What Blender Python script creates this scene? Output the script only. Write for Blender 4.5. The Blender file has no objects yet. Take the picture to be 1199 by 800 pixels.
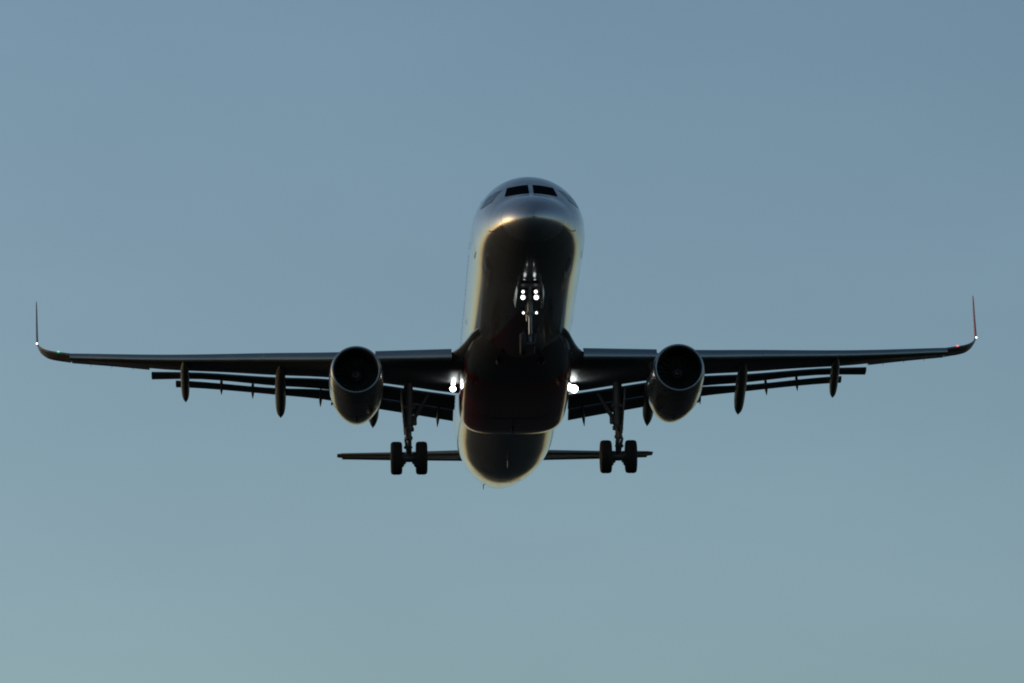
import bpy, bmesh, math, random
from mathutils import Vector, Matrix
random.seed(7)
R = math.radians

# ------------------------------------------------------------------ camera, sky, sun, exposure
scn = bpy.context.scene
col = scn.collection
ELEV = R(12.4)                                   # the photographer looks up at this angle
cam_d = bpy.data.cameras.new('camera')
cam = bpy.data.objects.new('camera', cam_d)
col.objects.link(cam)
cam.location = (0, 0, 1.7)
cam.rotation_euler = (R(90) + ELEV, 0, 0)
cam_d.sensor_width = 36.0
cam_d.lens = 36.0 * 7000 / 1199.0
cam_d.clip_start = 0.1
cam_d.clip_end = 100000
scn.camera = cam

world = bpy.data.worlds.new('World')
scn.world = world
world.use_nodes = True
wn = world.node_tree.nodes
bg = wn['Background']
sky = wn.new('ShaderNodeTexSky')
sky.sky_type = 'NISHITA'
sky.sun_disc = False
SUN_EL, SUN_AZ = 8.5, -72.0                      # azimuth from the viewing direction, negative = to the left
sky.sun_elevation = R(SUN_EL)
sky.sun_rotation = R(SUN_AZ)
sky.air_density = 1.0
sky.dust_density = 1.2
sky.ozone_density = 2.7
# thin, slightly uneven high haze tints the sky everywhere
wl = world.node_tree.links
wtc = wn.new('ShaderNodeTexCoord')
wmp = wn.new('ShaderNodeMapping'); wmp.inputs['Scale'].default_value = (1, 1, 2.5)
wnz = wn.new('ShaderNodeTexNoise'); wnz.inputs['Scale'].default_value = 9.0; wnz.inputs['Detail'].default_value = 4
wrp = wn.new('ShaderNodeValToRGB')
wrp.color_ramp.elements[0].color = (1.11, 1.00, 0.885, 1); wrp.color_ramp.elements[0].position = 0.25
wrp.color_ramp.elements[1].color = (1.24, 1.12, 0.985, 1); wrp.color_ramp.elements[1].position = 0.75
wmx = wn.new('ShaderNodeMix'); wmx.data_type = 'RGBA'; wmx.blend_type = 'MULTIPLY'; wmx.inputs[0].default_value = 1.0
wl.new(wtc.outputs['Generated'], wmp.inputs[0]); wl.new(wmp.outputs[0], wnz.inputs['Vector'])
wl.new(wnz.outputs['Fac'], wrp.inputs[0]); wl.new(wrp.outputs[0], wmx.inputs[7])
wl.new(sky.outputs[0], wmx.inputs[6]); wl.new(wmx.outputs[2], bg.inputs[0])
bg.inputs[1].default_value = 0.10

sun_d = bpy.data.lights.new('sun', 'SUN')
sun = bpy.data.objects.new('sun', sun_d)
col.objects.link(sun)
sun_d.energy = 0.06
sun_d.angle = R(12)
sun_d.color = (1.0, 0.72, 0.45)
sd = Vector((math.sin(R(SUN_AZ)) * math.cos(R(SUN_EL)), math.cos(R(SUN_AZ)) * math.cos(R(SUN_EL)), math.sin(R(SUN_EL))))
sun.rotation_euler = sd.to_track_quat('Z', 'Y').to_euler()

scn.view_settings.view_transform = 'Standard'
scn.view_settings.look = 'None'
scn.view_settings.gamma = 1.0
scn.view_settings.exposure = 0.62
scn.cycles.pixel_filter_type = 'BLACKMAN_HARRIS'
scn.cycles.filter_width = 1.9
scn.cycles.use_denoising = True
scn.cycles.max_bounces = 6

# ------------------------------------------------------------------ materials
def newmat(name):
    m = bpy.data.materials.new(name)
    m.use_nodes = True
    return m, m.node_tree.nodes, m.node_tree.links, m.node_tree.nodes['Principled BSDF']

def paint(name, c, rough=0.22, metal=0.0, coat=0.0, var=0.12, scale=1.2, bump=0.0, spec=0.5):
    m, n, l, b = newmat(name)
    tc = n.new('ShaderNodeTexCoord')
    nz = n.new('ShaderNodeTexNoise')
    nz.inputs['Scale'].default_value = scale
    nz.inputs['Detail'].default_value = 6
    l.new(tc.outputs['Object'], nz.inputs['Vector'])
    mx = n.new('ShaderNodeMix'); mx.data_type = 'RGBA'
    mx.inputs[6].default_value = (*[v * (1 - var) for v in c], 1)
    mx.inputs[7].default_value = (*[min(1, v * (1 + var)) for v in c], 1)
    l.new(nz.outputs['Fac'], mx.inputs[0])
    l.new(mx.outputs[2], b.inputs['Base Color'])
    mr = n.new('ShaderNodeMapRange')
    mr.inputs['To Min'].default_value = rough * 0.8
    mr.inputs['To Max'].default_value = rough * 1.3
    l.new(nz.outputs['Fac'], mr.inputs['Value'])
    l.new(mr.outputs[0], b.inputs['Roughness'])
    b.inputs['Metallic'].default_value = metal
    b.inputs['Coat Weight'].default_value = coat
    b.inputs['Coat Roughness'].default_value = 0.06
    b.inputs['Specular IOR Level'].default_value = spec
    if bump:
        bp = n.new('ShaderNodeBump'); bp.inputs['Strength'].default_value = bump
        bp.inputs['Distance'].default_value = 0.02
        l.new(nz.outputs['Fac'], bp.inputs['Height']); l.new(bp.outputs[0], b.inputs['Normal'])
    return m

def skin_paint(name, white, red, region, metal=0.8):
    """Airframe paint: white with a red livery field on the belly, faint panel lines and streaks of grime."""
    m, n, l, b = newmat(name)
    tc = n.new('ShaderNodeTexCoord')
    sep = n.new('ShaderNodeSeparateXYZ'); l.new(tc.outputs['Object'], sep.inputs[0])
    def M(op, a, bb=None, clamp=False):
        k = n.new('ShaderNodeMath'); k.operation = op; k.use_clamp = clamp
        for i, v in enumerate((a, bb)):
            if v is None: continue
            if isinstance(v, (int, float)): k.inputs[i].default_value = v
            else: l.new(v, k.inputs[i])
        return k.outputs[0]
    X, Y, Z = sep.outputs
    # grime streaks stretched along the airflow
    mp = n.new('ShaderNodeMapping'); mp.inputs['Scale'].default_value = (3.0, 0.25, 3.0)
    l.new(tc.outputs['Object'], mp.inputs[0])
    nz = n.new('ShaderNodeTexNoise'); nz.inputs['Scale'].default_value = 1.6; nz.inputs['Detail'].default_value = 7
    l.new(mp.outputs[0], nz.inputs['Vector'])
    if region == 'fuselage':
        # red swoosh opening aft from behind the nose wheels, slightly to the left of the keel
        ax = M('ABSOLUTE', M('SUBTRACT', X, -0.15))
        lim = M('MULTIPLY', M('SUBTRACT', Y, -13.2), 0.17)
        f = M('MULTIPLY', M('SUBTRACT', lim, ax), 12.0, True)
        f = M('MULTIPLY', f, M('MULTIPLY', M('SUBTRACT', -1.0, Z), 12.0, True))
        f = M('MULTIPLY', f, M('MULTIPLY', M('SUBTRACT', -3.0, Y), 12.0, True))
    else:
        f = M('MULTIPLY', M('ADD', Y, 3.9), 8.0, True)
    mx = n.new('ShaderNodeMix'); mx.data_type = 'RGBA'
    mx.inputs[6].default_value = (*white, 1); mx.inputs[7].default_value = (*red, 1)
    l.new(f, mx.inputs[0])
    # panel joints every 2.4 m along the body
    fr = M('FRACT', M('MULTIPLY', Y, 1 / 2.4))
    ln = M('LESS_THAN', M('ABSOLUTE', M('SUBTRACT', fr, 0.5)), 0.008)
    dk = n.new('ShaderNodeMix'); dk.data_type = 'RGBA'; dk.blend_type = 'MULTIPLY'
    dk.inputs[7].default_value = (0.55, 0.55, 0.55, 1)
    l.new(ln, dk.inputs[0]); l.new(mx.outputs[2], dk.inputs[6])
    gr = n.new('ShaderNodeMix'); gr.data_type = 'RGBA'; gr.blend_type = 'MULTIPLY'
    gr.inputs[7].default_value = (0.72, 0.70, 0.66, 1)
    l.new(nz.outputs['Fac'], gr.inputs[0]); l.new(dk.outputs[2], gr.inputs[6])
    l.new(gr.outputs[2], b.inputs['Base Color'])
    mr = n.new('ShaderNodeMapRange')
    mr.inputs['To Min'].default_value = 0.10; mr.inputs['To Max'].default_value = 0.22
    l.new(nz.outputs['Fac'], mr.inputs['Value']); l.new(mr.outputs[0], b.inputs['Roughness'])
    b.inputs['Coat Weight'].default_value = 0.5
    b.inputs['Coat Roughness'].default_value = 0.04
    b.inputs['Metallic'].default_value = metal
    bp = n.new('ShaderNodeBump'); bp.inputs['Strength'].default_value = 0.05; bp.inputs['Distance'].default_value = 0.01
    n2 = n.new('ShaderNodeTexNoise'); n2.inputs['Scale'].default_value = 1.8
    l.new(tc.outputs['Object'], n2.inputs['Vector'])
    l.new(n2.outputs['Fac'], bp.inputs['Height']); l.new(bp.outputs[0], b.inputs['Normal'])
    return m

def emit(name, c, s):
    m, n, l, b = newmat(name)
    b.inputs['Base Color'].default_value = (0.8, 0.8, 0.8, 1)
    b.inputs['Emission Color'].default_value = (*c, 1)
    b.inputs['Emission Strength'].default_value = s
    return m

WHITE = (0.36, 0.365, 0.37)
RED = (0.26, 0.010, 0.013)
M_body = skin_paint('fuselage_paint', WHITE, RED, 'fuselage')
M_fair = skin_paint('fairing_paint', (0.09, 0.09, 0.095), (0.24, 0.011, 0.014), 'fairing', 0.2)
M_grey = paint('wing_grey_paint', (0.11, 0.115, 0.12), 0.45, spec=0.35)
M_grey2 = paint('door_grey_paint', (0.16, 0.18, 0.21), 0.4)
M_tab = paint('flap_tab_metal', (0.22, 0.23, 0.24), 0.35, metal=0.7)
M_fillet = paint('fillet_paint', (0.12, 0.12, 0.125), 0.25, coat=0.4, metal=0.4)
M_radome = paint('radome_paint', (0.33, 0.34, 0.36), 0.27, coat=0.35, metal=0.75)
M_slat = paint('leading_edge_metal', (0.20, 0.23, 0.24), 0.34, metal=0.85)
M_white = paint('white_paint', WHITE, 0.25, coat=0.4)
M_nac = paint('nacelle_paint', (0.20, 0.205, 0.21), 0.22, coat=0.5, metal=0.6)
M_lip = paint('polished_lip', (0.30, 0.32, 0.33), 0.36, metal=0.9)
M_duct = paint('duct_liner', (0.035, 0.036, 0.038), 0.6)
M_fan = paint('fan_titanium', (0.10, 0.10, 0.105), 0.42, metal=0.6)
M_spin = paint('spinner_black', (0.03, 0.03, 0.032), 0.4)
M_spiral = paint('spiral_white', (0.28, 0.28, 0.28), 0.5)
M_hot = paint('hot_section_metal', (0.18, 0.16, 0.14), 0.45, metal=0.9)
M_glass = paint('cockpit_glass', (0.006, 0.008, 0.010), 0.08, spec=0.0, var=0.3)
M_side = paint('side_glass', (0.015, 0.02, 0.024), 0.08, spec=0.75, var=0.3)
M_frame = paint('window_frame_grey', (0.10, 0.10, 0.11), 0.4)
M_gear = paint('gear_steel', (0.12, 0.125, 0.13), 0.5, metal=0.3)
M_chrome = paint('oleo_chrome', (0.20, 0.21, 0.25), 0.35, metal=0.9)
M_tyre = paint('tyre_rubber', (0.014, 0.014, 0.015), 0.8, scale=9, bump=0.4)
M_hub = paint('wheel_hub', (0.35, 0.35, 0.36), 0.45, metal=0.4)
M_dark = paint('dark_fitting', (0.06, 0.06, 0.065), 0.5)
M_wlet = paint('winglet_paint', (0.34, 0.10, 0.10), 0.35)
M_redp = paint('red_paint', RED, 0.25, coat=0.4)
M_lamp = emit('landing_lamp_glow', (0.93, 1.0, 0.99), 7.0)
M_lampn = emit('nose_lamp_glow', (0.95, 1.0, 1.0), 2.2)
M_lamp2 = emit('taxi_lamp_glow', (1.0, 0.98, 0.95), 1.6)
M_strobe = emit('strobe_glow', (0.90, 0.93, 1.0), 2.0)
M_green = emit('green_nav_glow', (0.04, 0.6, 0.28), 0.9)
M_rednav = emit('red_nav_glow', (1.0, 0.16, 0.12), 0.8)
M_refl = paint('lamp_reflector', (0.9, 0.9, 0.9), 0.18, metal=1.0)

# ------------------------------------------------------------------ mesh helpers
def link(name, bm, mat, parent=None, smooth=True, angle=40, label=None):
    bmesh.ops.recalc_face_normals(bm, faces=bm.faces[:])
    me = bpy.data.meshes.new(name)
    bm.to_mesh(me); bm.free()
    for p in me.polygons: p.use_smooth = smooth
    if smooth: me.set_sharp_from_angle(angle=R(angle))
    mats = mat if isinstance(mat, (list, tuple)) else [mat]
    for m in mats: me.materials.append(m)
    o = bpy.data.objects.new(name, me)
    col.objects.link(o)
    if parent: o.parent = parent
    if label: o['label'] = label
    return o

def loft(bm, rings, cap=True, closed=True):
    vr = [[bm.verts.new(p) for p in r] for r in rings]
    n = len(vr[0])
    for a, b in zip(vr, vr[1:]):
        for i in range(n if closed else n - 1):
            j = (i + 1) % n
            bm.faces.new((a[i], a[j], b[j], b[i]))
    if cap and closed:
        bm.faces.new(vr[0][::-1]); bm.faces.new(vr[-1])
    return vr

def tube(bm, pts, rad, seg=14):
    """round bar through pts with radius per point"""
    if isinstance(rad, (int, float)): rad = [rad] * len(pts)
    pts = [Vector(p) for p in pts]
    rings = []
    for i, p in enumerate(pts):
        d = (pts[min(i + 1, len(pts) - 1)] - pts[max(i - 1, 0)]).normalized()
        up = Vector((0, 0, 1)) if abs(d.z) < 0.9 else Vector((0, 1, 0))
        a = d.cross(up).normalized(); b = d.cross(a).normalized()
        rings.append([p + (a * math.cos(t) + b * math.sin(t)) * rad[i] for t in [2 * math.pi * k / seg for k in range(seg)]])
    loft(bm, rings)

def lathe(bm, prof, c, axis, seg=48, cap=False):
    """prof: (distance along axis, radius)"""
    axis = Vector(axis).normalized(); c = Vector(c)
    up = Vector((0, 0, 1)) if abs(axis.z) < 0.9 else Vector((0, 1, 0))
    a = axis.cross(up).normalized(); b = axis.cross(a).normalized()
    rings = [[c + axis * d + (a * math.cos(t) + b * math.sin(t)) * max(r, 1e-4) for t in [2 * math.pi * k / seg for k in range(seg)]] for d, r in prof]
    loft(bm, rings, cap=cap)

def box(bm, c, s, rot=None, bev=0.0):
    g = bmesh.ops.create_cube(bm, size=1.0)
    M = Matrix.Translation(Vector(c)) @ (rot.to_4x4() if rot else Matrix.Identity(4)) @ Matrix.Diagonal((*s, 1))
    bmesh.ops.transform(bm, matrix=M, verts=g['verts'])
    if bev:
        es = list({e for v in g['verts'] for e in v.link_edges})
        bmesh.ops.bevel(bm, geom=es, offset=bev, segments=2, affect='EDGES')

def interp(tab, s):
    """monotone-ish cubic through a table [(s, v...)]"""
    n = len(tab)
    if s <= tab[0][0]: return list(tab[0][1:])
    if s >= tab[-1][0]: return list(tab[-1][1:])
    for i in range(n - 1):
        if tab[i][0] <= s <= tab[i + 1][0]: break
    s0, s1 = tab[i][0], tab[i + 1][0]
    h = s1 - s0; t = (s - s0) / h
    out = []
    for k in range(1, len(tab[0])):
        d = (tab[i + 1][k] - tab[i][k]) / h
        dm = (tab[i][k] - tab[i - 1][k]) / (tab[i][0] - tab[i - 1][0]) if i > 0 else d
        dp = (tab[i + 2][k] - tab[i + 1][k]) / (tab[i + 2][0] - tab[i + 1][0]) if i + 2 < n else d
        m0 = 0 if dm * d <= 0 else 2 * dm * d / (dm + d)
        m1 = 0 if dp * d <= 0 else 2 * dp * d / (dp + d)
        if i == 0: m0 = d
        if i + 2 >= n: m1 = d
        t2, t3 = t * t, t ** 3
        out.append((2 * t3 - 3 * t2 + 1) * tab[i][k] + (t3 - 2 * t2 + t) * h * m0 + (-2 * t3 + 3 * t2) * tab[i + 1][k] + (t3 - t2) * h * m1)
    return out

# ------------------------------------------------------------------ ground (below the frame; what the belly reflects)
bm = bmesh.new()
N = 96
rings = [0.0, 60, 200, 600, 2000, 6000, 20000, 60000]
prev = None
cv = bm.verts.new((0, 0, 0))
for r in rings[1:]:
    ring = [bm.verts.new((r * math.cos(2 * math.pi * k / N), r * math.sin(2 * math.pi * k / N), 0)) for k in range(N)]
    for k in range(N):
        if prev is None: bm.faces.new((cv, ring[k], ring[(k + 1) % N]))
        else: bm.faces.new((prev[k], prev[(k + 1) % N], ring[(k + 1) % N], ring[k]))
    prev = ring
gm, gn, gl, gb = newmat('ground_grass')
tc = gn.new('ShaderNodeTexCoord')
n1 = gn.new('ShaderNodeTexNoise'); n1.inputs['Scale'].default_value = 0.02; n1.inputs['Detail'].default_value = 8
n2 = gn.new('ShaderNodeTexVoronoi'); n2.inputs['Scale'].default_value = 0.004
gl.new(tc.outputs['Object'], n1.inputs[0]); gl.new(tc.outputs['Object'], n2.inputs[0])
rp = gn.new('ShaderNodeValToRGB')
rp.color_ramp.elements[0].color = (0.012, 0.014, 0.011, 1); rp.color_ramp.elements[0].position = 0.3
rp.color_ramp.elements[1].color = (0.024, 0.024, 0.020, 1); rp.color_ramp.elements[1].position = 0.7
mm = gn.new('ShaderNodeMix'); mm.data_type = 'FLOAT'; mm.inputs[0].default_value = 0.4
gl.new(n1.outputs['Fac'], mm.inputs[2]); gl.new(n2.outputs['Distance'], mm.inputs[3])
gl.new(mm.outputs[0], rp.inputs[0]); gl.new(rp.outputs[0], gb.inputs['Base Color'])
gb.inputs['Roughness'].default_value = 0.95; gb.inputs['Specular IOR Level'].default_value = 0.1
g = link('ground', bm, gm, smooth=False)
g['kind'] = 'structure'

# ------------------------------------------------------------------ the airliner
# local axes: +x image right (the aircraft's left wing), +y aft, +z up; y = station - 20 m from the nose tip
air = bpy.data.objects.new('airliner', None)
col.objects.link(air)
air.empty_display_size = 3
air['label'] = 'twin-engine jet airliner flying overhead on final approach with landing gear down and lights on'
air['category'] = 'airplane'
q = (0.0721580, 220.753440, -0.253284, -0.272818686, 0.0327638, -0.01589906)
Mfit = Matrix.Rotation(q[3], 4, 'X') @ Matrix.Rotation(q[4], 4, 'Z') @ Matrix.Rotation(q[5], 4, 'Y')
air.matrix_world = Matrix.Translation((0, 0, 1.7)) @ Matrix.Rotation(ELEV, 4, 'X') @ Matrix.Translation(q[:3]) @ Mfit
def P(x, s, z): return Vector((x, s - 20.0, z))

# station, half width, top z, bottom z, z of the widest point
FUS = [(0.00, 0.01, -0.88, -0.90, -0.89), (0.04, 0.20, -0.71, -1.07, -0.89), (0.15, 0.42, -0.54, -1.23, -0.88), (0.40, 0.70, -0.30, -1.39, -0.84),
       (0.80, 0.98, -0.06, -1.54, -0.78), (1.25, 1.20, 0.16, -1.66, -0.70), (1.70, 1.37, 0.35, -1.75, -0.61), (2.20, 1.53, 0.66, -1.83, -0.50),
       (2.75, 1.67, 0.98, -1.89, -0.36), (3.50, 1.80, 1.42, -1.96, -0.24), (4.40, 1.90, 1.80, -2.02, -0.12),
       (5.50, 1.96, 2.01, -2.06, -0.03), (6.60, 1.975, 2.07, -2.07, 0.0), (20.0, 1.975, 2.07, -2.07, 0.0), (29.0, 1.975, 2.07, -2.07, 0.0),
       (31.0, 1.95, 2.07, -2.01, 0.04), (33.0, 1.86, 2.07, -1.78, 0.16), (35.0, 1.70, 2.06, -1.42, 0.34), (37.0, 1.48, 2.04, -1.00, 0.54),
       (39.0, 1.20, 1.97, -0.54, 0.74), (41.0, 0.88, 1.83, -0.02, 0.92), (43.0, 0.50, 1.62, 0.56, 1.10), (44.2, 0.28, 1.46, 0.92, 1.18), (44.5, 0.22, 1.38, 0.98, 1.18)]
def fus_pt(s, t, off=0.0):
    hw, zt, zb, zc = interp(FUS, s)
    x, z = math.cos(t), math.sin(t)
    h = (zt - zc) if z >= 0 else (zc - zb)
    return P(x * (hw + off), s, zc + z * (h + off))
def fus_surf_xz(x, z, off=0.004):
    """point of the nose surface that has the given x and z"""
    lo, hi = 0.0, 9.0
    for _ in range(40):
        m = 0.5 * (lo + hi)
        hw, zt, zb, zc = interp(FUS, m)
        h = (zt - zc) if z >= zc else (zc - zb)
        if (x / hw) ** 2 + ((z - zc) / h) ** 2 > 1: lo = m
        else: hi = m
    p = P(x, hi, z)
    hw, zt, zb, zc = interp(FUS, hi)
    nrm = Vector((x / hw ** 2, -0.5, (z - zc) / max(zt - zc, .1) ** 2)).normalized()
    return p + nrm * off
def fus_x(s, z, off=0.004):
    hw, zt, zb, zc = interp(FUS, s)
    h = (zt - zc) if z >= zc else (zc - zb)
    return (hw + off) * math.sqrt(max(0.0, 1 - ((z - zc) / h) ** 2)) + off

bm = bmesh.new()
SEG = 96
st = [0.0, .01, .02, .04, .07, .1, .15, .2, .27, .34, .42, .5, .6, .7, .82, .95, 1.1, 1.25, 1.4, 1.55, 1.7, 1.85, 2.0, 2.2, 2.4, 2.6, 2.8, 3.0, 3.25, 3.5, 3.8, 4.1, 4.4, 4.8, 5.2, 5.6, 6.1, 6.6]
st += [8 + i * 1.5 for i in range(14)] + [29 + i * 0.5 for i in range(31)] + [44.2, 44.35, 44.5]
st = sorted(set(st))
R_CUT = 0.95
loft(bm, [[fus_pt(s, 2 * math.pi * k / SEG) for k in range(SEG)] for s in st if s >= R_CUT])
fus = link('fuselage', bm, M_body, air, angle=60)
bm = bmesh.new()
rs = [s for s in st if s < R_CUT] + [R_CUT - 0.012]
loft(bm, [[fus_pt(s, 2 * math.pi * k / SEG) for k in range(SEG)] for s in rs])
link('radome', bm, M_radome, fus, angle=60)

# cockpit windows: patches that follow the nose, each with its dark frame
def window(corners, fn, name='cockpit_window', n=10, mat=None):
    """corners a,b,c,d in (u,v); fn maps (u,v,off) to a surface point"""
    def grid(cs, off, thick=0.0):
        bm = bmesh.new()
        vs = []
        for i in range(n + 1):
            row = []
            for j in range(n + 1):
                u, v = i / n, j / n
                a = Vector(cs[0]).lerp(Vector(cs[1]), u); b = Vector(cs[3]).lerp(Vector(cs[2]), u)
                p = a.lerp(b, v)
                row.append(bm.verts.new(fn(p.x, p.y, off)))
            vs.append(row)
        for i in range(n):
            for j in range(n):
                bm.faces.new((vs[i][j], vs[i + 1][j], vs[i + 1][j + 1], vs[i][j + 1]))
        return bm
    o = link(name, grid(corners, 0.014 if mat is None else 0.007), mat or M_glass, fus)
    return o
for sg in (-1, 1):
    fx = lambda x, z, off, sg=sg: fus_surf_xz(sg * x, z, off)
    window([(0.075, 0.41), (0.90, 0.39), (0.79, 0.93), (0.075, 1.00)], fx)
    fs = lambda s, z, off, sg=sg: P(sg * fus_x(s, z, off), s, z)
    window([(2.56, 0.34), (3.16, 0.32), (3.28, 0.88), (2.98, 0.90)], fs, mat=M_side)
    window([(3.22, 0.33), (3.70, 0.42), (3.62, 0.78), (3.34, 0.86)], fs, mat=M_side)

# cabin windows, doors
wm = None
for sg in (-1, 1):
    for k in range(62):
        s = 7.7 + k * 0.533
        if 8.6 < s < 9.2 or 14.2 < s < 15.1 or 24.9 < s < 25.7 or 36.5 < s: continue
        if wm is None:
            bm = bmesh.new()
            pts = [(0.115 * math.copysign(abs(math.cos(t)) ** .6, math.cos(t)), 0.165 * math.copysign(abs(math.sin(t)) ** .6, math.sin(t))) for t in [2 * math.pi * i / 16 for i in range(16)]]
            a = [bm.verts.new((0.0, u, v)) for u, v in pts]; b = [bm.verts.new((0.012, u * .95, v * .95)) for u, v in pts]
            for i in range(16): bm.faces.new((a[i], a[(i + 1) % 16], b[(i + 1) % 16], b[i]))
            bm.faces.new(b)
            o = link('cabin_window', bm, M_glass, fus); wm = o.data
        else:
            o = bpy.data.objects.new('cabin_window', wm); col.objects.link(o); o.parent = fus
        z = 0.50
        hw, zt, zb, zc = interp(FUS, s)
        tilt = math.atan2((z - zc) / (zt - zc) ** 2, fus_x(s, z) / hw ** 2)
        o.location = P(sg * (fus_x(s, z, 0.0) - 0.003), s, z)
        o.rotation_euler = (0, -tilt if sg > 0 else math.pi + tilt, 0)
for sg in (-1, 1):
    for s0, w, z0, z1 in ((4.95, 0.85, -0.75, 1.15), (14.25, 0.6, -0.55, 1.0), (25.0, 0.6, -0.55, 1.0), (36.2, 0.75, -0.45, 1.25)):
        fs = lambda s, z, off, sg=sg: P(sg * fus_x(s, z, off), s, z)
        bm = bmesh.new(); n = 12
        # the door's raised seal: a thin closed strip following the opening
        path = [(s0 + w * i / n, z0) for i in range(n)] + [(s0 + w, z0 + (z1 - z0) * i / n) for i in range(n)] + [(s0 + w - w * i / n, z1) for i in range(n)] + [(s0, z1 - (z1 - z0) * i / n) for i in range(n)]
        cs, cz = s0 + w / 2, (z0 + z1) / 2
        A = [bm.verts.new(fs(a, b, 0.010)) for a, b in path]
        B = [bm.verts.new(fs(cs + (a - cs) * 0.92, cz + (b - cz) * 0.96, 0.010)) for a, b in path]
        for i in range(len(path)):
            j = (i + 1) % len(path); bm.faces.new((A[i], A[j], B[j], B[i]))
        d = link('cabin_door', bm, M_frame, fus)

# nose-gear bay: a flat dark panel painted for the recess's shade, and a few access hatches
bm = bmesh.new()
box(bm, P(0, 5.25, -2.055), (.62, 1.9, .05), bev=.01)
link('gear_bay_shade', bm, M_dark, fus)
for x, s in ((-.62, 3.9), (.55, 6.9), (-.5, 9.0), (.35, 10.4), (-.7, 31.0), (.45, 33.5)):
    hw, zt, zb, zc = interp(FUS, s)
    rows = []
    bm = bmesh.new()
    def sk(px, ps, off):
        hw, zt, zb, zc = interp(FUS, ps)
        return P(px, ps, zc - (zc - zb) * math.sqrt(max(0, 1 - (px / hw) ** 2)) - off)
    path = [(math.cos(2 * math.pi * k / 24) , math.sin(2 * math.pi * k / 24)) for k in range(24)]
    sq = lambda v: math.copysign(abs(v) ** .45, v)
    A = [bm.verts.new(sk(x + .19 * sq(a), s + .26 * sq(b), .004)) for a, b in path]
    B = [bm.verts.new(sk(x + .17 * sq(a), s + .235 * sq(b), .004)) for a, b in path]
    for k in range(24): bm.faces.new((A[k], A[(k + 1) % 24], B[(k + 1) % 24], B[k]))
    link('access_hatch', bm, M_frame, fus)
# blade antennas, probes, drain mast and red beacon on the belly
def blade(name, x, s, z, h, c, mat, down=True, parent=None, t=0.03):
    bm = bmesh.new(); k = -1 if down else 1
    def ring(f, cc, zz):
        return [P(x + t * f * math.sin(a) * (0.6 + 0.4 * math.cos(a)), s + h * 0.35 * (1 - f) + cc * (0.5 - 0.5 * math.cos(a)), zz) for a in [2 * math.pi * i / 14 for i in range(14)]]
    loft(bm, [ring(1.0, c, z - k * 0.05), ring(0.9, c * 0.85, z + k * h * 0.5), ring(0.5, c * 0.55, z + k * h)])
    return link(name, bm, mat, parent or fus)
blade('blade_antenna', 0.0, 7.9, -2.07, 0.30, 0.42, M_white)
blade('blade_antenna', 0.0, 11.2, -2.07, 0.28, 0.40, M_white)
blade('blade_antenna', 0.0, 28.4, -2.07, 0.30, 0.42, M_dark)
blade('blade_antenna', 0.0, 9.5, 2.07, 0.38, 0.45, M_white, down=False)
blade('drain_mast', -0.62, 38.4, -0.52, 0.17, 0.14, M_dark)
blade('drain_mast', 0.5, 9.8, -2.0, 0.22, 0.12, M_dark)
for sg in (-1, 1):
    for s, z in ((1.75, -0.95),):
        bm = bmesh.new(); x = fus_x(s, z, 0)
        tube(bm, [P(sg * (x - 0.02), s, z), P(sg * (x + 0.13), s + 0.02, z), P(sg * (x + 0.15), s - 0.16, z)], [0.016, 0.014, 0.008], 8)
        link('air_data_probe', bm, M_gear, fus)
bm = bmesh.new()
lathe(bm, [(-0.03, 0.07), (0.0, 0.07), (0.04, 0.06), (0.07, 0.03), (0.08, 0.0)], P(0, 22.2, -2.47), (0, 0, -1), 20)
link('beacon_light', bm, M_redp, fus)
bm = bmesh.new()
lathe(bm, [(0.0, 0.20), (0.16, 0.19), (0.17, 0.15), (0.02, 0.13), (0.0, 0.0)], P(0, 44.45, 1.18), (0, 1, 0.15), 28)
link('exhaust_pipe', bm, M_hot, fus)

# wing-body fairing: station, half width, bottom z, z centre, top z, exponent
BF = [(13.0, 1.45, -1.95, -1.20, -0.80, 2.2), (14.0, 1.74, -2.10, -1.12, -0.66, 2.3), (15.0, 1.88, -2.25, -1.06, -0.55, 2.5), (16.0, 1.96, -2.38, -1.02, -0.48, 2.8),
      (17.2, 2.01, -2.45, -1.02, -0.44, 3.1), (19.0, 2.04, -2.48, -1.05, -0.42, 3.4), (21.0, 2.03, -2.48, -1.08, -0.40, 3.6), (22.6, 2.01, -2.46, -1.10, -0.38, 3.6),
      (23.6, 1.99, -2.34, -1.08, -0.36, 3.4), (24.6, 1.90, -2.08, -1.05, -0.38, 3.0), (25.6, 1.72, -1.80, -1.0, -0.42, 2.6), (26.6, 1.3, -1.55, -1.0, -0.5, 2.3)]
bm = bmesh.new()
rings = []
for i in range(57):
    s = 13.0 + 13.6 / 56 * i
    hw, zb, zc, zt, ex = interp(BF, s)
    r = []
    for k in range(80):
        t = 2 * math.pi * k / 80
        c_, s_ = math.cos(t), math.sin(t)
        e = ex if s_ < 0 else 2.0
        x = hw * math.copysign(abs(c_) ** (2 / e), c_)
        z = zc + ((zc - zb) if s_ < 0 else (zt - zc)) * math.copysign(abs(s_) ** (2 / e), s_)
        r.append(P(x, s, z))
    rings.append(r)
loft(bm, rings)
fairing = link('belly_fairing', bm, M_fair, air, angle=60, label='red wing-body fairing under the belly')
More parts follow.
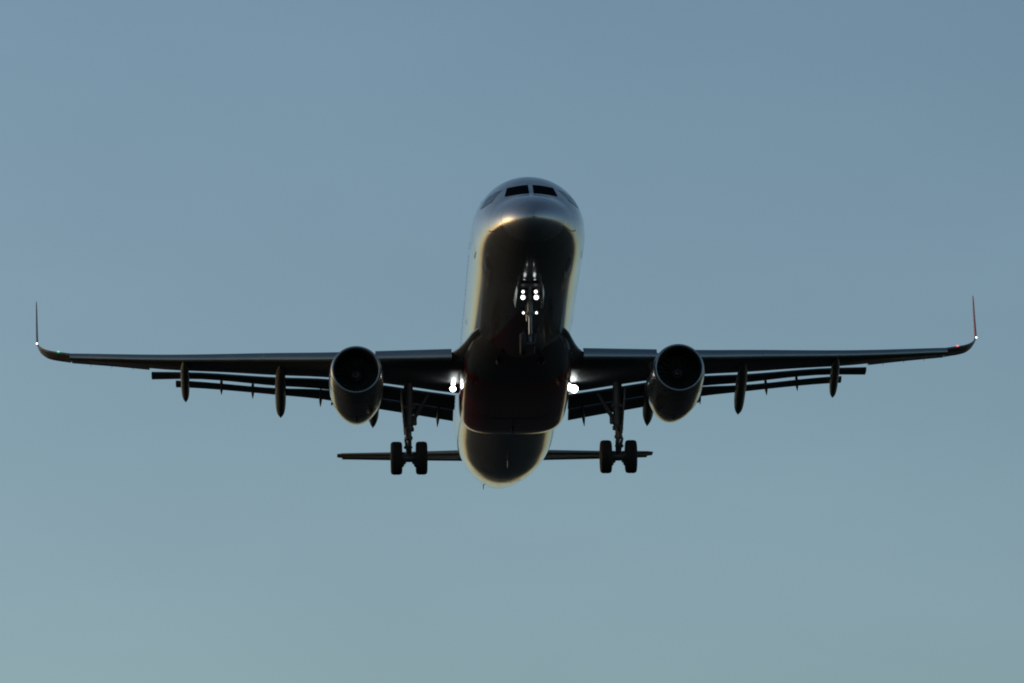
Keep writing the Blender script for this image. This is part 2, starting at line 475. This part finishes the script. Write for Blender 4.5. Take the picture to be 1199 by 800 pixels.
# concave fillets that carry the wing's leading edge into the body
for sg in (-1, 1):
    bm = bmesh.new(); rings = []
    FIL = [(1.40, 12.2, -1.30, 20.2, .075), (1.72, 13.3, -1.27, 20.2, .085), (1.90, 14.3, -1.24, 20.2, .098), (2.02, 15.0, -1.21, 20.2, .108), (2.16, 15.7, -1.18, 20.2, .12), (2.30, 16.2, -1.16, 20.2, .13), (2.44, 16.6, -1.14, 20.2, .13)]
    for i in range(20):
        x = 1.40 + 1.04 * i / 19
        ls, lz, ts, th = interp(FIL, x)
        le, te = P(sg * x, ls, lz), P(sg * x, ts, -1.16)
        ch = te - le; pts = []
        for k in range(40):
            a = 2 * math.pi * k / 40
            u = 0.5 * (1 - math.cos(a)); y = th * ch.length * 0.62 * math.sqrt(max(0, 1 - (2 * u - 1) ** 4)) * (1 if math.sin(a) >= 0 else -1) * abs(math.sin(a)) ** .3
            pts.append(le + ch * u + Vector((0, 0, y * .5)))
        rings.append(pts)
    loft(bm, rings)
    link('wing_root_fillet', bm, M_fillet, fairing, angle=60)
# ram air inlets and gear-bay door seams on the fairing
for sg in (-1, 1):
    bm = bmesh.new()
    lathe(bm, [(0.0, 0.10), (0.25, 0.13), (0.3, 0.11), (0.05, 0.07), (0.3, 0.0)], P(sg * 0.75, 14.0, -2.10), (0, 1, -0.08), 20)
    link('air_inlet', bm, M_dark, fairing)
bm = bmesh.new()
box(bm, P(0, 21.9, -2.487), (0.03, 2.3, 0.012))
box(bm, P(0, 20.75, -2.487), (3.0, 0.03, 0.012))
link('gear_bay_door', bm, M_dark, fairing)

# ------------------------------------------------------------------ wings
def foil_ring(le, te, up, tc_, n=22, camber=0.015):
    """closed aerofoil section; thickness as a fraction of chord"""
    le, te, up = Vector(le), Vector(te), Vector(up).normalized()
    ch = te - le; c = ch.length
    pts = []
    for side in (1, -1):
        for i in range(n + 1):
            if side == -1 and (i == 0): continue
            t = i / n if side == -1 else 1 - i / n
            u = 0.5 * (1 - math.cos(math.pi * t))
            y = 5 * tc_ * (0.2969 * math.sqrt(u) - 0.126 * u - 0.3516 * u * u + 0.2843 * u ** 3 - 0.1030 * u ** 4)
            y += 0.0012
            yc = camber * 4 * u * (1 - u)
            pts.append(le + ch * u + up * c * (side * y + yc))
    return pts

# x, LE(s,z), slat top (s,z), shroud TE (s,z), thickness
WING = [(1.6, 16.45, -1.28, 22.58, -1.04, .125), (2.42, 16.95, -1.16, 22.6, -0.95, .125), (3.74, 17.65, -0.97, 22.69, -0.72, .125), (4.88, 18.25, -0.83, 22.74, -0.54, .122),
        (6.87, 19.30, -0.57, 22.93, -0.26, .122), (8.77, 20.38, -0.28, 23.38, -0.04, .120), (10.8, 21.50, 0.03, 23.85, 0.22, .116), (12.7, 22.50, 0.30, 24.30, 0.44, .112),
        (13.5, 22.95, 0.45, 24.48, 0.56, .112), (15.0, 23.80, 0.72, 24.98, 0.86, .108), (16.6, 24.72, 1.03, 25.50, 1.12, .104)]
def wing_at(x): return interp(WING, x)
SLAT = [(2.42, 16.6, -0.93, 1.0), (4.88, 17.9, -0.63, .90), (6.87, 18.92, -0.39, .84), (8.75, 20.0, -0.10, .78), (12.7, 22.2, 0.47, .62), (16.5, 24.4, 1.15, .52)]
F1 = [(2.10, 22.78, -1.00, 23.95, -1.28, .21), (3.72, 22.84, -0.745, 23.95, -1.00, .21), (4.82, 22.89, -0.555, 23.95, -0.81, .21), (6.86, 23.08, -0.26, 24.04, -0.43, .20),
      (8.77, 23.53, -0.065, 24.39, -0.18, .22), (11.98, 24.28, 0.355, 24.98, 0.27, .22), (13.48, 24.62, 0.48, 25.27, 0.34, .20)]
F2 = [(2.10, 24.05, -1.21, 24.75, -1.52, .20), (3.72, 24.05, -0.94, 24.70, -1.24, .20), (4.82, 24.05, -0.75, 24.67, -1.06, .20), (6.86, 24.13, -0.40, 24.69, -0.67, .22),
      (8.78, 24.48, -0.235, 24.99, -0.37, .26), (12.0, 25.07, 0.22, 25.48, 0.06, .26), (12.6, 25.18, 0.28, 25.57, 0.11, .26)]

def stations(a, b, n): return [a + (b - a) * i / (n - 1) for i in range(n)]

for sg in (-1, 1):
    # main box with the blended tip and the upright winglet (a part of its own)
    bm = bmesh.new()
    rings = []
    for x in stations(1.6, 16.6, 26):
        ls, lz, ts, tz, th = wing_at(x)
        rings.append(foil_ring(P(sg * x, ls, lz), P(sg * x, ts, tz), (-0.09 * sg, 0, 1), th))
    wing = link('wing', bm_ := bm, M_grey, air) if False else None
    loft(bm, rings)
    wing = link('wing', bm, M_grey, air, angle=50)
    # tip: x, LE s z, TE s z, up vector x-lean, thickness
    TIP = [(16.55, 24.45, 1.12, 25.92, 1.19, 0.10, .11), (16.85, 24.65, 1.22, 26.0, 1.26, 0.18, .11), (17.10, 24.85, 1.31, 26.08, 1.32, 0.30, .11), (17.40, 25.12, 1.45, 26.2, 1.43, 0.55, .11),
           (17.62, 25.42, 1.62, 26.33, 1.60, 1.0, .105), (17.76, 25.72, 1.80, 26.48, 1.79, 2.0, .10), (17.84, 26.0, 1.98, 26.62, 1.99, 6.0, .10)]
    bm = bmesh.new(); rings = []
    for i in range(25):
        x = 16.55 + (17.84 - 16.55) * i / 24
        ls, lz, ts, tz, lean, th = interp(TIP, x)
        rings.append(foil_ring(P(sg * x, ls, lz), P(sg * x, ts, tz), (-sg * lean, 0, 1), th))
    loft(bm, rings)
    link('wing_tip', bm, M_grey, wing, angle=60)
    bm = bmesh.new(); rings = []
    WL = [(0.0, 17.845, 26.02, 2.02, 26.64, 2.02, .15), (0.3, 17.87, 26.3, 2.4, 26.85, 2.4, .15), (0.6, 17.90, 26.72, 3.05, 27.18, 3.05, .15), (0.9, 17.93, 27.12, 3.80, 27.48, 3.80, .14), (1.0, 17.94, 27.3, 4.02, 27.56, 4.02, .10)]
    for i in range(12):
        x, ls, lz, ts, tz, th = interp(WL, i / 11)
        rings.append(foil_ring(P(sg * x, ls, lz), P(sg * x, ts, tz), (-sg, 0, 0.03), th, camber=0))
    loft(bm, rings)
    link('winglet', bm, M_grey2 if sg < 0 else M_wlet, wing, angle=60)
    # aileron
    bm = bmesh.new(); rings = []
    for x in stations(13.56, 16.5, 8):
        f = (x - 13.54) / 3.05
        ls, lz, ts, tz, th = wing_at(x)
        rings.append(foil_ring(P(sg * x, ts + 0.02, tz - 0.01), P(sg * x, 25.12 + 0.78 * f, 0.69 + 0.49 * f), (-0.1 * sg, 0, 1), .13, 12, 0))
    loft(bm, rings)
    link('aileron', bm, M_grey, wing, angle=50)
    # slats
    out = [(0.66, .17), (.50, .165), (.36, .14), (.24, .095), (.14, .03), (.07, -.05), (.02, -.14), (0, -.22), (.01, -.29), (.05, -.345), (.10, -.37), (.15, -.375)]
    inn = [(.155, -.33), (.15, -.26), (.17, -.18), (.23, -.09), (.33, .0), (.45, .07), (.56, .12)]
    for a, b in ((2.40, 5.15), (6.45, 9.24), (9.244, 11.84), (11.844, 14.30), (14.304, 16.54)):
        bm = bmesh.new(); rings = []
        for x in stations(a, b, 6):
            s0, z0, k = interp(SLAT, x)
            rings.append([P(sg * x, s0 + (u - .28) * k, z0 + (v - .135) * k) for u, v in out + inn])
        loft(bm, rings)
        link('slat', bm, M_slat, wing, angle=50)
        for x in (a + .3, b - .3):
            bm = bmesh.new()
            s0, z0, k = interp(SLAT, x)
            tube(bm, [P(sg * x, s0 + .02, z0 - .18 * k), P(sg * x, s0 + .75, z0 - .20 * k)], .035, 8)
            link('slat_track', bm, M_dark, wing)
    # flaps: two elements, inboard and outboard panels
    for tab, nm, panels in ((F1, 'flap', ((2.12, 6.55), (6.62, 13.48))), (F2, 'flap_tab', ((2.16, 6.55), (6.62, 12.58)))):
        for a, b in panels:
            bm = bmesh.new(); rings = []
            for x in stations(a, b, 12):
                ls, lz, ts, tz, th = interp(tab, x)
                ch = ts - ls
                rings.append(foil_ring(P(sg * x, ls, lz - 0.06 * ch), P(sg * x, ts, tz), (-0.09 * sg, 0.12, 1), th, 14, -0.01))
            loft(bm, rings)
            link(nm, bm, M_grey if nm == 'flap' else M_tab, wing, angle=50)
    # spoiler panel joints on the upper surface
    for a, b in ((3.0, 6.2), (6.7, 8.3), (8.35, 9.95), (10.0, 11.6), (11.65, 13.2)):
        bm = bmesh.new(); rings = []
        for x in stations(a, b, 4):
            ls, lz, ts, tz, th = wing_at(x)
            c = ts - ls
            zz = lambda u: lz + (tz - lz) * u + c * (5 * th * (0.2969 * math.sqrt(u) - 0.126 * u - 0.3516 * u * u + 0.2843 * u ** 3 - 0.1030 * u ** 4) + .015 * 4 * u * (1 - u) + .0012)
            rings.append([P(sg * x, ls + c * u, zz(u) + o) for u, o in ((.80, .006), (.88, .006), (.995, .006), (.995, -.002), (.88, -.002), (.80, -.002))])
        loft(bm, rings)
        link('spoiler', bm, M_white, wing, smooth=False)
    # flap track fairings: (station, z, half width, half height)
    def canoe(name, x, path, mat=M_grey, x2=None):
        x, x2 = (x, x + .02) if sg < 0 else (x - .07, x + .09)
        bm = bmesh.new(); rings = []
        s0, s1 = path[0][0], path[-1][0]
        for i in range(26):
            f = 0.5 - 0.5 * math.cos(math.pi * i / 25)
            s = s0 + (s1 - s0) * f
            z, hw, hh = interp(path, s)
            xx = x + ((x2 or x) - x) * f
            rings.append([P(sg * (xx + hw * math.cos(t)), s, z + hh * math.sin(t)) for t in [2 * math.pi * k / 24 for k in range(24)]])
        loft(bm, rings)
        return link(name, bm, mat, wing, angle=60)
    canoe('flap_track_fairing', 12.2, [(21.9, .16, .01, .01), (22.3, .12, .09, .12), (23.0, .08, .15, .22), (24.0, .03, .165, .27), (25.0, -.12, .155, .23), (25.6, -.24, .12, .15), (26.1, -.33, .01, .01)])
    canoe('flap_track_fairing', 8.62, [(20.6, -.34, .01, .01), (21.1, -.40, .11, .14), (22.0, -.46, .18, .25), (23.4, -.50, .205, .31), (24.9, -.62, .20, .29), (25.8, -.76, .16, .19), (26.5, -.86, .01, .01)])
    canoe('flap_track_fairing', 5.14, [(20.0, -.98, .01, .01), (21.0, -1.02, .16, .22), (22.5, -1.05, .21, .30), (24.0, -1.10, .215, .33), (25.0, -1.18, .20, .26), (25.7, -1.28, .12, .14), (26.2, -1.36, .01, .01)])
    for x, s, z, L in ((10.85, 24.3, .13, 1.45), (9.67, 24.15, -.06, 1.5), (7.12, 23.75, -.46, 1.65), (2.72, 23.4, -1.28, 2.0)):
        canoe('flap_hinge_fairing', x, [(s, z, .01, .01), (s + .3, z - .04, .05, .10), (s + .65 * L, z - .12, .062, .13), (s + L, z - .27, .012, .012)])
    # static wicks
    bm = bmesh.new()
    for x in (14.2, 15.0, 15.8):
        f = (x - 13.54) / 3.05
        tube(bm, [P(sg * x, 25.10 + .78 * f, .69 + .49 * f), P(sg * x, 25.35 + .78 * f, .68 + .49 * f)], .008, 6)
    link('static_wick', bm, M_dark, wing)
    # navigation light in the tip's leading edge, strobe at the winglet's foot
    bm = bmesh.new(); bmesh.ops.create_uvsphere(bm, u_segments=16, v_segments=10, radius=1)
    bmesh.ops.transform(bm, matrix=Matrix.Translation(P(sg * 16.98, 24.72, 1.30)) @ Matrix.Diagonal((.055, .06, .03, 1)), verts=bm.verts[:])
    link('navigation_light', bm, M_green if sg < 0 else M_rednav, wing, label='green navigation light' if sg < 0 else 'red navigation light')
    bm = bmesh.new(); bmesh.ops.create_uvsphere(bm, u_segments=16, v_segments=10, radius=1)
    bmesh.ops.transform(bm, matrix=Matrix.Translation(P(sg * 17.845, 25.96, 1.97)) @ Matrix.Diagonal((.036, .05, .036, 1)), verts=bm.verts[:])
    link('strobe_light', bm, M_strobe, wing)

    # landing light let down beside the wing root
    def lamp(name, x, s, z, r, parent, glow, tilt=0.12):
        bm = bmesh.new()
        ax = Vector((0, 1, tilt))
        lathe(bm, [(0.16, 0.0), (0.15, r * .6), (0.05, r * 1.02), (-0.01, r * 1.12), (-0.015, r * 1.05), (0.02, r * 0.95)], P(x, s, z), ax, 24)
        h = link(name, bm, M_refl, parent)
        bm = bmesh.new()
        lathe(bm, [(0.0, 0.0), (0.004, r * .5), (0.012, r * .92), (0.03, r * .92), (0.03, 0.0)], P(x, s, z), ax, 24)
        link('lens', bm, glow, h)
        ld = bpy.data.lights.new('lamp_light', 'POINT'); ld.energy = 3.2 * (r / .1) ** 2; ld.shadow_soft_size = r * .8; ld.color = (0.93, 1.0, 0.98)
        lo = bpy.data.objects.new('lamp_light', ld); col.objects.link(lo); lo.parent = h; lo.location = P(x, s - r * 1.6, z - .02)
        return h
    lx, lz = (2.27, -1.49) if sg < 0 else (2.20, -1.53)
    # landing lamps are parts of the airliner, their lens a sub-part
    LL = lamp('landing_light', sg * lx, 20.15, lz, 0.105 if sg < 0 else 0.14, air, M_lamp)
    lamp('extra_root_light', sg * (lx - .01 if sg < 0 else lx - .11), 19.9, lz + (.17 if sg < 0 else .05) - .03, 0.07, air, M_lamp)  # small lamp added for a second bright spot beside the landing light
    bm = bmesh.new()
    tube(bm, [P(sg * lx, 20.3, lz), P(sg * (lx + .05), 20.45, lz + .35)], .035, 8)
    link('lamp_arm', bm, M_dark, LL)

    # ---------------------------------------------------------------- engines
    ex = 5.88 if sg < 0 else 5.78
    ec = P(sg * ex, 15.3, -2.06)
    eax = Vector((-0.012 * sg, 1, -0.03)).normalized()
    bm = bmesh.new()
    lathe(bm, [(0.17, .9275), (.22, .935), (.5, .965), (1.0, .985), (1.6, .99), (2.3, .985), (2.85, .965), (3.3, .925), (3.75, .865), (4.2, .785), (4.6, .70), (4.8, .655), (4.8, .63), (4.6, .66), (4.2, .70)], ec, eax, 72)
    nac = link('engine', bm, M_nac, air, angle=60)
    bm = bmesh.new()
    lathe(bm, [(.172, .928), (.105, .9165), (.06, .905), (.025, .887), (.003, .862), (0, .845), (.008, .825), (.03, .808), (.07, .796), (.14, .786)], ec, eax, 72)
    link('intake_lip', bm, M_lip, nac, angle=80)
    bm = bmesh.new()
    lathe(bm, [(.138, .786), (.3, .776), (.6, .775), (1.0, .79), (1.6, .80)], ec, eax, 64)
    link('intake_duct', bm, M_duct, nac)
    bm = bmesh.new()
    a1 = eax.cross(Vector((0, 0, 1))).normalized(); b1 = eax.cross(a1).normalized()
    NB = 22
    for k in range(NB):
        t0 = 2 * math.pi * k / NB
        rows = []
        for i in range(7):
            r = .24 + (.785 - .24) * i / 6
            tw = R(28 + 34 * i / 6); cc = .19 - .02 * i / 6
            for_ = []
            for u in (-1, 1):
                da = u * cc * math.sin(tw) * .5 / r
                t = t0 + da - .12 * (i / 6) ** 2
                for_.append(ec + eax * (.98 + u * cc * .5 * math.cos(tw)) + (a1 * math.cos(t) + b1 * math.sin(t)) * r)
            rows.append(for_)
        for i in range(6):
            v = [bm.verts.new(p) for p in (rows[i][0], rows[i][1], rows[i + 1][1], rows[i + 1][0])]
            bm.faces.new(v)
    lathe(bm, [(1.25, 0.0), (1.25, .79)], ec, eax, 48)
    link('fan', bm, M_fan, nac, smooth=False)
    bm = bmesh.new()
    lathe(bm, [(.55, 0.0), (.56, .03), (.62, .085), (.72, .15), (.85, .21), (.95, .245), (1.05, .255)], ec, eax, 36)
    spn = link('spinner', bm, M_spin, nac)
    bm = bmesh.new()
    ra, rb = [], []
    prof = [(.56, .03), (.62, .085), (.72, .15), (.85, .21)]
    for i in range(40):
        f = i / 39; r = .05 + .13 * f; t = f * 1.5 * 2 * math.pi + sg
        for rr, L_ in ((r, ra), (r + .028 * (1 - .6 * f), rb)):
            d = [p[0] for p in prof]; 
            dd = interp([(p[1], p[0]) for p in prof], rr)[0] - .012
            L_.append(bm.verts.new(ec + eax * dd + (a1 * math.cos(t) + b1 * math.sin(t)) * rr))
    for i in range(39): bm.faces.new((ra[i], ra[i + 1], rb[i + 1], rb[i]))
    link('spiral_mark', bm, M_spiral, nac)
    bm = bmesh.new()
    lathe(bm, [(4.0, .48), (4.7, .44), (5.1, .30), (5.5, .12), (5.65, 0.0)], ec, eax, 36)
    link('exhaust_cone', bm, M_hot, nac)
    for d, rr in ((.95, .9845), (2.75, .9705)):
        bm = bmesh.new()
        lathe(bm, [(d - .012, rr), (d - .012, rr + .004), (d + .012, rr + .003), (d + .012, rr - .002)], ec, eax, 64)
        link('cowl_seam', bm, M_dark, nac)
    # pylon
    bm = bmesh.new(); rings = []
    px = sg * (ex - .03)
    for s, zb, zt, hw in ((16.3, -1.18, -1.06, .03), (16.9, -1.2, -.98, .12), (17.8, -1.25, -.92, .18), (18.8, -1.3, -.86, .21), (20.2, -1.4, -.72, .20), (21.6, -1.2, -.66, .14), (22.8, -.85, -.6, .03)):
        zc, hh = (zb + zt) / 2, (zt - zb) / 2
        rings.append([P(px + hw * math.copysign(abs(math.cos(t)) ** .6, math.cos(t)), s, zc + hh * math.copysign(abs(math.sin(t)) ** .6, math.sin(t))) for t in [2 * math.pi * k / 20 for k in range(20)]])
    loft(bm, rings)
    link('pylon', bm, M_grey, air, angle=60)
    # strake on the inboard shoulder, drain mast below
    bm = bmesh.new()
    d0 = Vector((-sg * .80, 0, .60)).normalized()
    v = [bm.verts.new(ec + eax * d + d0 * r + Vector((0, 0, o))) for o in (0, .02) for d, r in ((1.1, .97), (2.3, .97), (2.3, 1.20), (1.8, 1.18))]
    for f in ((0, 1, 2, 3), (7, 6, 5, 4), (0, 4, 5, 1), (1, 5, 6, 2), (2, 6, 7, 3), (3, 7, 4, 0)): bm.faces.new([v[i] for i in f])
    link('strake', bm, M_nac, nac, smooth=False)
    bm = bmesh.new()
    box(bm, ec + eax * 3.0 + Vector((0, 0, -.98)), (.07, .34, .10), bev=.02)
    link('drain_mast', bm, M_dark, nac)
    bm = bmesh.new()
    dl = Vector((sg * .93, 0, -.36)).normalized()
    box(bm, ec + eax * 3.1 + dl * .975, (.06, .22, .07), bev=.015)
    link('cowl_latch', bm, M_gear, nac)

    # ---------------------------------------------------------------- main landing gear
    gx = 3.885
    gr = bpy.data.objects.new('main_landing_gear', None); col.objects.link(gr); gr.parent = air
    gr['label'] = 'main landing gear leg with two wheels under the ' + ('right' if sg < 0 else 'left') + ' wing'
    bm = bmesh.new()
    tube(bm, [P(sg * gx, 21.75, -.75), P(sg * gx, 21.86, -1.6), P(sg * gx, 21.92, -2.55)], [.17, .175, .165], 20)
    tube(bm, [P(sg * gx, 21.918, -2.50), P(sg * gx, 21.925, -2.62)], [.20, .20], 20)
    tube(bm, [P(sg * gx, 21.91, -2.30), P(sg * gx, 21.915, -2.42)], [.195, .195], 20)
    box(bm, P(sg * gx, 21.80, -1.75), (.50, .2, .16), bev=.04)
    tube(bm, [P(sg * (gx + .22), 21.85, -1.2), P(sg * (gx + .17), 21.88, -2.4)], .04, 8)
    link('strut', bm, M_gear, gr)
    bm = bmesh.new()
    tube(bm, [P(sg * gx, 21.925, -2.6), P(sg * gx, 21.97, -3.58)], [.105, .105], 18)
    link('oleo_piston', bm, M_chrome, gr)
    bm = bmesh.new()
    for a, b in (((0.02, 21.75, -2.50), (0.05, 21.50, -3.05)), ((0.05, 21.50, -3.05), (0.02, 21.85, -3.52))):
        tube(bm, [P(sg * (gx + a[0] - .09), a[1], a[2]), P(sg * (gx + b[0] - .03), b[1], b[2])], .045, 8)
        tube(bm, [P(sg * (gx + a[0] + .09), a[1], a[2]), P(sg * (gx + b[0] + .03), b[1], b[2])], .045, 8)
    box(bm, P(sg * (gx + .01), 21.78, -2.93), (.30, .14, .16), bev=.03)
    box(bm, P(sg * (gx + .03), 21.80, -3.28), (.32, .12, .12), bev=.03)
    link('torque_link', bm, M_gear, gr)
    bm = bmesh.new()
    tube(bm, [P(sg * (gx - .02), 21.90, -2.38), P(sg * (gx - .33), 21.78, -1.98), P(sg * (gx - .75), 21.6, -1.30)], [.06, .085, .06], 10)
    tube(bm, [P(sg * (gx - .10), 21.85, -2.45), P(sg * (gx - .28), 21.80, -2.12)], [.05, .05], 10)
    box(bm, P(sg * (gx - .24), 21.84, -2.30), (.13, .14, .26), bev=.03)
    link('side_brace', bm, M_gear, gr)
    bm = bmesh.new()
    tube(bm, [P(sg * (gx - .50), 21.97, -3.65), P(sg * (gx + .50), 21.97, -3.65)], .105, 16)
    lathe(bm, [(-.16, .0), (-.16, .15), (.16, .15), (.16, .0)], P(sg * gx, 21.97, -3.65), (1, 0, 0), 18)
    link('axle', bm, M_gear, gr)
    bm = bmesh.new(); rings = []
    for z, w, s0 in ((-1.15, .55, 21.45), (-1.9, .52, 21.55), (-2.5, .38, 21.68), (-2.75, .24, 21.8)):
        rings.append([P(sg * (gx + .27 + u - .08 * (-1.15 - z)), s0 + v, z) for u, v in ((-.03, 0), (.03, 0), (.035, w), (-.025, w))])
    loft(bm, rings)
    link('gear_door', bm, M_grey2, gr, smooth=False)
    for wx in (-1, 1):
        c = P(sg * gx + wx * .465, 21.97, -3.65)
        bm = bmesh.new()
        ro, wd = .615, .215
        lathe(bm, [(-wd * .62, .30), (-wd * .85, .34), (-wd * .98, .42), (-wd, .50), (-wd * .93, .565), (-wd * .75, .60), (-wd * .45, ro), (-.115, ro), (-.11, ro - .012), (-.095, ro - .012), (-.09, ro + .002), (-.01, ro + .003), (-.006, ro - .012), (.006, ro - .012), (.01, ro + .003), (.09, ro + .002), (.095, ro - .012), (.11, ro - .012), (.115, ro), (wd * .45, ro),
                   (wd * .75, .60), (wd * .93, .565), (wd, .50), (wd * .98, .42), (wd * .85, .34), (wd * .62, .30)], c, (1, 0, 0), 48)
        tyre = link('wheel', bm, M_tyre, gr, angle=30)
        bm = bmesh.new()
        lathe(bm, [(-.12, 0), (-.14, .12), (-.10, .2), (-.15, .30), (-.12, .31), (.12, .31), (.15, .30), (.10, .2), (.14, .12), (.12, 0)], c, (1, 0, 0), 32)
        link('rim', bm, M_hub, tyre)
        bm = bmesh.new()
        bc = P(sg * gx + wx * .24, 21.97, -3.65)
        lathe(bm, [(-.10, 0), (-.10, .20), (.10, .23), (.12, 0)], bc, (wx, 0, 0), 24)
        box(bm, bc + Vector((wx * .0, 0.02, -.25)), (.12, .22, .14), bev=.03)
        box(bm, bc + Vector((-wx * .06, -.06, -.18)), (.14, .12, .14), bev=.03)
        link('brake', bm, M_dark, tyre)

    # ---------------------------------------------------------------- tailplane
    bm = bmesh.new(); rings = []
    for x, ls, lz, ts, tz, th in ((1.0, 37.9, .70, 41.0, 1.22, .08), (1.7, 38.3, .79, 41.15, 1.30, .08), (4.0, 40.05, 1.22, 42.0, 1.52, .085), (6.2, 41.75, 1.67, 42.8, 1.76, .09), (6.41, 42.0, 1.72, 42.8, 1.79, .05)):
        rings.append(foil_ring(P(sg * x, ls, lz), P(sg * x, ts, tz), (-.1 * sg, 0, 1), th))
    loft(bm, rings)
    tp = link('tailplane', bm, M_grey, air, angle=50)
    bm = bmesh.new(); rings = []
    for x, ls, lz, ts, tz in ((1.05, 41.02, 1.22, 42.0, 1.40), (4.0, 42.02, 1.525, 42.7, 1.62), (6.2, 42.82, 1.765, 43.15, 1.79)):
        rings.append(foil_ring(P(sg * x, ls, lz), P(sg * x, ts, tz), (-.1 * sg, 0, 1), .10, 12, 0))
    loft(bm, rings)
    link('elevator', bm, M_grey, tp, angle=50)

# fin and rudder
bm = bmesh.new(); rings = []
for z, ls, ts, th in ((1.7, 35.4, 41.0, .10), (2.4, 36.6, 41.3, .10), (5.0, 38.9, 42.1, .095), (7.9, 41.3, 43.1, .09)):
    rings.append(foil_ring(P(0, ls, z), P(0, ts, z), (1, 0, 0), th, camber=0))
loft(bm, rings)
fin = link('fin', bm, M_redp, air, angle=50)
bm = bmesh.new(); rings = []
for z, ls, ts in ((2.2, 41.26, 43.0), (5.0, 42.12, 43.6), (7.8, 43.09, 44.2)):
    rings.append(foil_ring(P(0, ls, z), P(0, ts, z), (1, 0, 0), .10, 12, 0))
loft(bm, rings)
link('rudder', bm, M_redp, fin, angle=50)

# ------------------------------------------------------------------ nose landing gear
ng = bpy.data.objects.new('nose_landing_gear', None); col.objects.link(ng); ng.parent = air
NX = 0.01; NZ = -4.0
bm = bmesh.new()
tube(bm, [P(NX, 4.85, -1.6), P(NX, 4.93, -2.4), P(NX, 4.98, -3.05)], [.10, .10, .095], 18)
tube(bm, [P(NX, 4.965, -2.88), P(NX, 4.975, -3.0)], [.13, .13], 18)
tube(bm, [P(NX, 4.9, -2.30), P(NX, 4.3, -1.75)], [.05, .05], 10)
tube(bm, [P(NX - .12, 4.88, -2.2), P(NX - .12, 5.6, -1.9)], [.03, .03], 8)
link('strut', bm, M_gear, ng)
bm = bmesh.new()
tube(bm, [P(NX, 4.98, -3.0), P(NX, 5.05, -3.95)], [.062, .062], 16)
link('oleo_piston', bm, M_chrome, ng)
bm = bmesh.new()
tube(bm, [P(NX, 4.86, -3.0), P(NX, 4.70, -3.35), P(NX, 4.95, -3.75)], [.045, .04, .045], 8)
link('torque_link', bm, M_gear, ng)
bm = bmesh.new()
tube(bm, [P(NX - .27, 5.07, NZ), P(NX + .27, 5.07, NZ)], .06, 14)
link('axle', bm, M_gear, ng)
for wx in (-1, 1):
    c = P(NX + wx * .255, 5.07, NZ)
    bm = bmesh.new(); ro, wd = .385, .11
    lathe(bm, [(-wd * .7, .20), (-wd, .27), (-wd * .98, .33), (-wd * .7, .37), (-.03, ro), (-.01, ro - .006), (.01, ro - .006), (.03, ro), (wd * .7, .37), (wd * .98, .33), (wd, .27), (wd * .7, .20)], c, (1, 0, 0), 36)
    w_ = link('wheel', bm, M_tyre, ng, angle=40)
    bm = bmesh.new()
    lathe(bm, [(-.07, 0), (-.06, .12), (-.08, .20), (.08, .20), (.06, .12), (.07, 0)], c, (1, 0, 0), 24)
    link('rim', bm, M_hub, w_)
    # gear-bay door hanging beside the leg
    bm = bmesh.new(); rings = []
    for s, zt, zb, o in ((4.35, -1.95, -2.30, .0), (4.8, -2.0, -2.52, .03), (5.6, -2.0, -2.55, .04), (6.2, -2.0, -2.40, .02)):
        rings.append([P(wx * (.36 + o), s, zt), P(wx * (.385 + o), s, zt), P(wx * (.46 + o * 1.5), s, (zt + zb) / 2), P(wx * (.435 + o), s, zb), P(wx * (.41 + o), s, zb), P(wx * (.435 + o * 1.5), s, (zt + zb) / 2)])
    loft(bm, rings)
    link('gear_door', bm, M_white, ng, smooth=False)
def nlamp(x, s, z, r, glow):
    bm = bmesh.new(); ax = Vector((0, 1, .22))
    lathe(bm, [(.13, 0.0), (.12, r * .6), (.04, r * 1.02), (-.16, r * 1.22), (-.16, r * 1.16), (.02, r * .99)], P(x, s, z), ax, 22)
    h = link('taxi_light', bm, M_dark, ng)
    bm = bmesh.new()
    lathe(bm, [(0, 0), (.003, r * .5), (.01, r * .92), (.025, r * .92), (.025, 0)], P(x, s, z), ax, 22)
    link('lens', bm, glow, h)
    ld = bpy.data.lights.new('lamp_light', 'POINT'); ld.energy = 26.0 * r * r; ld.shadow_soft_size = r * .8; ld.color = (0.93, 1.0, 1.0)
    lo = bpy.data.objects.new('lamp_light', ld); col.objects.link(lo); lo.parent = h; lo.location = P(x, s - .17 - r, z)
nlamp(-.235, 4.78, -2.42, .078, M_lampn); nlamp(.225, 4.78, -2.42, .082, M_lampn)
nlamp(-.225, 4.84, -2.20, .052, M_lampn); nlamp(.215, 4.84, -2.20, .058, M_lampn)
nlamp(-.225, 4.86, -2.95, .046, M_lamp2); nlamp(.225, 4.86, -2.95, .046, M_lamp2)
bm = bmesh.new()
tube(bm, [P(-.22, 4.90, -2.42), P(.22, 4.90, -2.42)], .028, 8)
tube(bm, [P(-.22, 4.95, -2.95), P(.22, 4.95, -2.95)], .022, 8)
link('lamp_bracket', bm, M_dark, ng)
